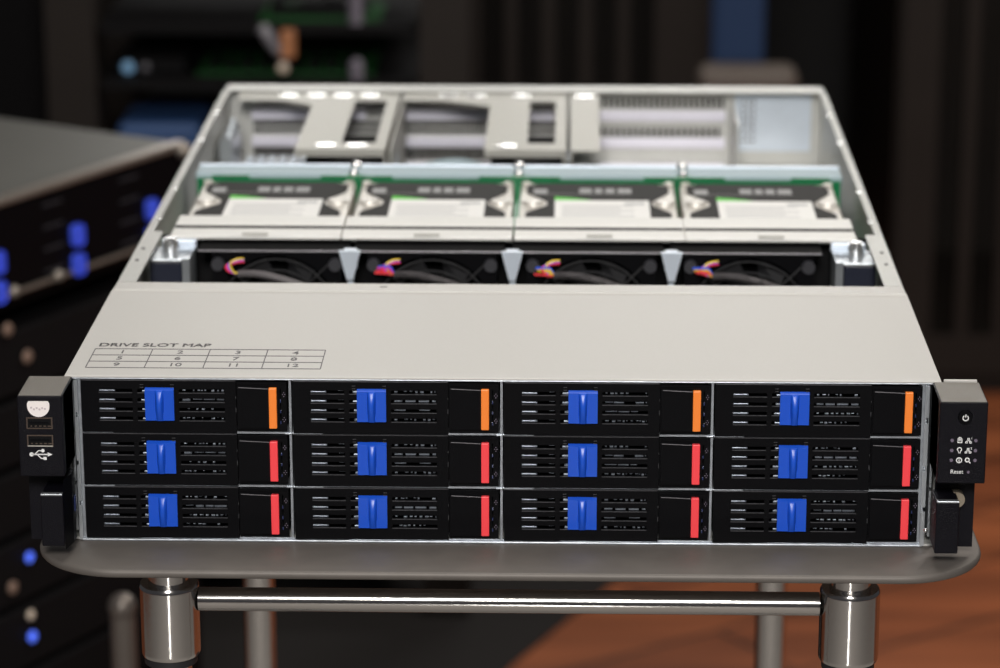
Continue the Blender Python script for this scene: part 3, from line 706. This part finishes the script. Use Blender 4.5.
# ---------------------------------------------------------------- fans
def fan_frame():
    b = MB(); n = 48; s = 0.0395; r = 0.0370; y0, y1 = 0.0, 0.0300
    def sq(t):
        c, q = math.cos(t), math.sin(t); k = 1 / max(abs(c), abs(q)); return c * k * s, q * k * s
    rows = []
    for i in range(n):
        t = 2 * math.pi * i / n
        ox, oz = sq(t)
        rows.append([b.bm.verts.new(p) for p in ((ox, y0, oz), (r * math.cos(t), y0, r * math.sin(t)), (r * math.cos(t), y1, r * math.sin(t)), (ox, y1, oz))])
    for i in range(n):
        A, B = rows[i], rows[(i + 1) % n]
        for q in range(4): b.bm.faces.new((A[q], A[(q + 1) % 4], B[(q + 1) % 4], B[q]))
    return b
fan0 = thing('cooling_fan', 'x', 'fan')
# local origin: bottom centre of the fan, y at its front face; 79 mm square
fo = fan_frame().build('fan_frame', M['black'], fan0); fo.location = (0, 0, 0.0395)
MB().box(-0.0480, 0.0440, -0.0010, 0.0330, 0.0790, 0.0800, 0.0003).build('fan_top_plate', M['black_matte'], fan0)
MB().box(-0.0480, 0.0440, -0.0018, -0.0011, 0.0790, 0.0800, 0.0002).build('fan_top_lip', M['lip'], fan0)
MB().cyl((0, 0.001, 0.0395), (0, 0.014, 0.0395), 0.016, n=28).build('hub', M['black'], fan0, True)
bl = MB()
for k in range(7):
    a = 2 * math.pi * k / 7
    pts = []
    for rr in (0.0155, 0.026, 0.0355):
        for da, yy in ((-0.28, 0.003), (0.28, 0.012)):
            t = a + da + (rr - 0.0155) * 12
            pts.append(bl.bm.verts.new((rr * math.cos(t), yy, 0.0395 + rr * math.sin(t))))
    for q in (0, 2):
        bl.bm.faces.new((pts[q], pts[q + 1], pts[q + 3], pts[q + 2]))
blo = bl.build('blades', M['rubber'], fan0); sm = blo.modifiers.new('solid', 'SOLIDIFY'); sm.thickness = 0.001
gd = MB()
for r in (0.014, 0.021, 0.028, 0.035): gd.ring((0, 0.0395), r - 0.0005, r + 0.0005, -0.0012, -0.0003, 40)
for a in (45, 135, 225, 315):
    c, q = math.cos(math.radians(a)), math.sin(math.radians(a)); gd.cyl((0.012 * c, -0.0008, 0.0395 + 0.012 * q), (0.048 * c, -0.0008, 0.0395 + 0.048 * q), 0.0006, n=8)
gd.build('finger_guard', M['rubber'], fan0)
for x, z in ((-0.0358, 0.0712), (0.0358, 0.0712), (-0.0358, 0.0078), (0.0358, 0.0078)):
    MB().cyl((x, -0.0040, z), (x, -0.0002, z), 0.0038, 0.0042, n=24).build('rubber_plug', M['rubber_grey'], fan0, True)
fl_x = [-0.1440, -0.0490, 0.0480, 0.1440]
fpos = ['leftmost', 'second from the left', 'third from the left', 'rightmost']
for i, x in enumerate(fl_x):
    f = fan0 if i == 0 else copy_tree(fan0)
    f.location = (x, 0.2905, Z0 - 0.0006)
    f['label'] = ['black square cooling fan behind the lid, ' + s for s in
                  ('leftmost of the four, with looped rainbow wires', 'second from left, with blue and red wires', 'third from left, with curled yellow wires', 'rightmost, with red wires lying flat')][i]
    f['group'] = 'cooling fans between the lid and the internal drives'
    # each fan has its own cable: coloured wires entering a dark sleeve
    L = x - 0.0225
    cb = MB().tube([(L - x, -0.010, 0.0675), (L - x + 0.014, -0.013, 0.0680), (L - x + 0.032, -0.015, 0.0640), (L - x + 0.048, -0.014, 0.0570), (L - x + 0.056, -0.012, 0.048)], 0.0022).build('cable_sleeve', M['sleeve'], f, True)
    loops = {0: [('wire_yellow', 0.0045), ('wire_blue', 0.003), ('wire_pink', 0.0015), ('wire_red', 0.0)],
             1: [('wire_blue', 0.005), ('wire_pink', 0.0035), ('wire_red', 0.001), ('wire_red', -0.0005)],
             2: [('wire_yellow', 0.002), ('wire_yellow', 0.0035), ('wire_blue', 0.0045), ('wire_red', -0.001)],
             3: [('wire_red', 0.001), ('wire_red', 0.0023), ('wire_yellow', 0.0035), ('wire_blue', 0.005)]}[i]
    for q, (wm, h) in enumerate(loops):
        a = Vector((L - x, -0.010, 0.0675))
        if i == 0:
            pts = [a, a + Vector((-0.004 - .001 * q, -0.001, 0.002)), a + Vector((-0.006 - .001 * q, 0, 0.006 + h * .4)), a + Vector((-0.001, 0.001, 0.0085 + h * .5)), a + Vector((0.004, 0.003, 0.0085 + h * .5))]
        else:
            pts = [a, a + Vector((-0.003, -0.001, 0.001 + h)), a + Vector((-0.007, -0.001, 0.0015 + h)), a + Vector((-0.012 - .001 * q, 0.002, 0.001 + h * .9))]
        MB().tube([a + (Vector(p_) - a) * 0.8 for p_ in pts], 0.00075, 6).build('wire', M[wm], cb, True)

# ---------------------------------------------------------------- second server, blurred, on a low black rack to the left
uv = Vector((-0.49, -0.872)).normalized()       # along its front, away from the visible corner
ang = math.atan2(-uv.y, -uv.x)                  # local +x runs from the far left towards the corner
CZ = T - 0.0690
sv2 = thing('rack_server', 'closed grey rack server with blue latches, out of focus behind on the left', 'server', (-0.331, 1.266, CZ - 0.088), ang)
# local: corner at (0,0), front face at y=0 looking towards -y, body towards +y, width towards -x
MB().box(-0.4400, 0.0, 0.0040, 0.7000, 0.0, 0.0860, 0.001).build('case', M['far_top'], sv2)
MB().box(-0.4400, 0.0, -0.0060, 0.0039, 0.0030, 0.0800, 0.001).build('front_panel', M['black'], sv2)
MB().box(-0.4420, 0.0020, -0.0080, 0.0060, 0.0815, 0.0880, 0.002).build('front_trim', M['far_edge'], sv2)
MB().box(-0.4420, 0.0020, -0.0080, 0.0039, -0.0010, 0.0028, 0.001).build('lower_trim', M['far_edge'], sv2)
MB().ball((-0.004, -0.006, 0.0800), 0.0085, (1, 1, 0.9)).build('corner_knob', M['far_edge'], sv2, True)
for k in range(4):
    for z in (0.0340, 0.0070):
        x = -0.0560 - 0.1100 * k
        h_ = MB().box(x - 0.0080, x + 0.0080, -0.0100, -0.0061, z - 0.0100, z + 0.0100, 0.004).build('latch', M['blue_bright'], sv2)
    b = MB()
    for z in (0.010, 0.030, 0.050, 0.070): b.box(x - 0.045, x - 0.018, -0.0068, -0.0061, z - 0.001, z + 0.001)
    b.build('vent_slats', M['rubber_grey'], sv2)

def rack(name, label, loc, rz, w, d, h, door=True, m='rack_black', units=(), group=None):
    r = thing(name, label, 'server rack', loc, rz, group)
    b = MB()
    for x in (-w / 2, w / 2 - 0.04):
        for y in (0.0, d - 0.04): b.box(x, x + 0.04, y, y + 0.04, 0.03, h)
    b.box(-w / 2, w / 2, 0, d, h, h + 0.02); b.box(-w / 2, w / 2, 0, d, 0.0, 0.03)
    b.build('frame', M[m], r)
    for x in (-w / 2 - 0.004, w / 2): MB().box(x, x + 0.004, 0.01, d - 0.01, 0.03, h).build('side_panel', M[m], r)
    MB().box(-w / 2 + 0.04, w / 2 - 0.04, d - 0.02, d - 0.01, 0.03, h).build('back_panel', M[m], r)
    if door:
        dr = MB().plate(-w / 2 + 0.002, w / 2 - 0.002, 0.035, h - 0.002, [(-w / 2 + 0.06 + 0.06 * i, -w / 2 + 0.10 + 0.06 * i, 0.10, h - 0.08) for i in range(int((w - 0.14) / 0.06))], -0.02, -0.003).build('door', M[m], r)
        MB().box(w / 2 - 0.05, w / 2 - 0.03, -0.035, -0.02, h * 0.5, h * 0.5 + 0.15, 0.003).build('door_handle', M['far_edge'], dr)
    return r
# low rack below the second server, its front in the same plane
c0 = Vector((-0.331, 1.266)); mid = c0 + uv * 0.22; nrm = Vector((uv.y, -uv.x))   # outward normal
if nrm.x < 0: nrm = -nrm
RH = CZ - 0.088 - 0.020
rk = rack('server_rack', 'low black rack carrying the blurred grey server on the left', (mid.x - nrm.x * 0.015, mid.y - nrm.y * 0.015, 0), ang, 0.50, 0.66, RH, door=False)

for sx, z, mm, rad, nm in ((0.240, 0.490, 'led_blue', 0.0046, 'indicator'), (0.241, 0.4135, 'led_blue', 0.0050, 'indicator'), (0.242, 0.435, 'led_warm', 0.0045, 'indicator'),
                  (0.265, 0.469, 'led_dim', 0.0060, 'indicator'), (0.230, 0.6766, 'led_dim', 0.0060, 'indicator'), (0.255, 0.708, 'led_dim', 0.0060, 'indicator')):
    # local x of the rack runs opposite to the distance from the corner
    MB().ball((0.22 - sx, -0.0125, z), rad, (1, 0.5, 1)).build(nm, M[mm], rk, True)
b = MB()
for k in range(10): b.box(-0.205, 0.205, -0.010, 0.5, 0.06 + 0.065 * k, 0.118 + 0.065 * k, 0.002)
b.build('equipment_fronts', M['rack_black'], rk)
for sx in (0.195, 0.256):
    MB().ball((-sx, -0.0075, -0.0010 + 0.0040), 0.0055).build('trim_screw', M['far_edge'], sv2, True)

# slim post standing on the floor at the lower left
p = MB().cyl((0, 0, 0), (0, 0, 0.012), 0.09, n=32).cyl((0, 0, 0.0121), (0, 0, 0.5380), 0.0105, n=24)
po = thing('floor_post', 'slim pale metal post with a rounded knob, blurred at the lower left', 'post', (-0.3274, 0.80, -0.008 + 0.008))
p.build('pole', M['post'], po, True)
MB().ball((0, 0, 0.5450), 0.0120).build('knob', M['post'], po, True)

# ---------------------------------------------------------------- more of the hall, far out of focus
tag(MB().box(-2.4, 2.6, -4.2, 0.74, 0.0002, 0.002).build('rug', M['rug']), 'light grey rug on the floor in front of and under the cart', 'rug')  # added outside the view so the chrome legs reflect grey
tag(MB().prism([(-0.52, 0.86), (1.2, 0.86), (1.2, 1.50), (-0.25, 1.50), (-0.0353, 1.985), (0.0652, 2.211), (0.1342, 2.369), (0.205, 2.53), (0.19, 2.68), (-1.5, 2.68), (-1.5, 2.02), (-0.93, 1.68), (-0.29, 1.33), (-0.29, 1.26)], 'z', 0.0003, 0.003).build('floor_mat', M['carpet']),  # dark sheet paints the racks' shade on the floor
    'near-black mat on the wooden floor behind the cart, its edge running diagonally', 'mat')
rack('server_rack', 'tall black rack in the far left corner of the picture', (-0.98, 2.75, 0), 0.0, 0.50, 0.7, 1.7)
rack('server_rack', 'tall brown-black rack in the background behind the middle of the open server', (0.02, 3.3, 0), 0.0, 0.50, 0.8, 1.9, m='rack_brown')
rack('server_rack', 'tall brown-black rack at the right edge of the background', (0.90, 3.15, 0), 0.0, 0.70, 0.8, 1.9, m='rack_brown')

# open shelving with bare circuit boards, behind on the left
orx = thing('equipment_shelf', 'dark open shelf holding bare circuit boards, blurred at the top left', 'shelf', (-0.355, 2.15, 0.0031))
for x in (-0.255, 0.205):
    for y in (0.0, 0.44): MB().box(x, x + 0.06, y, y + 0.06, 0.0, 1.5).build('upright', M['rack_brown'], orx)
for z in (0.10, 0.585, 0.690, 0.760, 1.10):
    MB().box(-0.19, 0.20, 0.01, 0.49, z, z + 0.012).build('shelf_board', M['rack_black'], orx)
def pcb(label, loc, w, d):
    t = thing('circuit_board', label, 'circuit board', loc)
    MB().box(-w / 2, w / 2, 0, d, 0, 0.0025).build('board', M['pcb_dim'], t)
    b = MB(); rn = random.Random(int(w * 1000))
    for k in range(9):
        x = -w / 2 + 0.012 + (w - 0.03) * k / 9; b.box(x, x + 0.012, 0.02, 0.05 + 0.05 * rn.random(), 0.0026, 0.008 + 0.008 * rn.random())
    b.build('chips', M['rack_black'], t)
pcb('long dark green circuit board on the lower shelf, top left', (-0.320, 2.19, 0.7057), 0.22, 0.22)
pcb('bright green circuit board on the upper shelf, above the orange connector', (-0.275, 2.18, 0.7757), 0.15, 0.12)
t = thing('connector_bundle', 'orange and tan connector bundle hanging off the upper shelf', 'connector', (-0.312, 2.130, 0.74))
MB().box(-0.007, 0.011, -0.010, 0.010, 0.000, 0.034, 0.003).build('orange_plug', M['tan'], t)
MB().tube([(-0.004, 0, 0.005), (-0.014, 0, 0.014), (-0.022, 0, 0.026), (-0.030, 0.002, 0.038)], 0.008).build('grey_lead', M['grey_part'], t, True)
MB().ball((-0.004, -0.006, -0.012), 0.0068).build('shiny_tip', M['tip'], t, True)
MB().cyl((-0.004, -0.004, -0.008), (0.0, 0, 0.001), 0.003).build('pin', M['grey_part'], t, True)
for z, h, w_ in ((0.7757, 0.040, 'upper'), (0.7057, 0.018, 'lower')):
    tag(MB().cyl((-0.229, 2.165, z), (-0.229, 2.165, z + h), 0.009, n=20).ball((-0.229, 2.165, z + h), 0.009).build('capacitor', M['grey_cyl'], smooth=True), 'small grey metal cylinder on the %s shelf, top left' % w_, 'component')
tag(MB().box(-0.530, -0.425, 2.17, 2.30, 0.6003, 0.648, 0.010).box(-0.520, -0.435, 2.165, 2.1705, 0.608, 0.640, 0.001).build('blue_box', M['dim_blue']), 'dull blue box on the lowest shelf, behind the rear left corner of the open server', 'box')
tg = thing('network_switch', 'small dark unit with a pale blue light on the shelf, top left', 'switch', (-0.475, 2.20, 0.7054))
MB().box(-0.05, 0.03, 0, 0.15, 0.0000, 0.020, 0.002).build('case', M['rack_black'], tg)
MB().ball((-0.042, -0.001, 0.008), 0.0075, (1, 0.4, 1)).build('indicator', M['led_pale'], tg, True)
MB().ball((-0.020, -0.001, 0.008), 0.0055, (1, 0.4, 1)).build('indicator', M['grey_part'], tg, True)

# chair-like blue back and taupe seat between the racks, upper right
ch_ = thing('office_chair', 'blurred chair with dark blue back and pale taupe seat between the background racks', 'chair', (0.285, 2.60, 0))
MB().box(-0.052, 0.024, 0.10, 0.13, 0.615, 1.02, 0.012).build('backrest', M['navy'], ch_)
MB().box(-0.072, 0.068, 0.02, 0.095, 0.590, 0.628, 0.016).build('seat', M['pale_seat'], ch_)
for x in (-0.05, 0.05):
    for y in (0.035, 0.08): MB().cyl((x, y, 0.0), (x, y, 0.60), 0.010, n=12).build('leg', M['rack_black'], ch_)
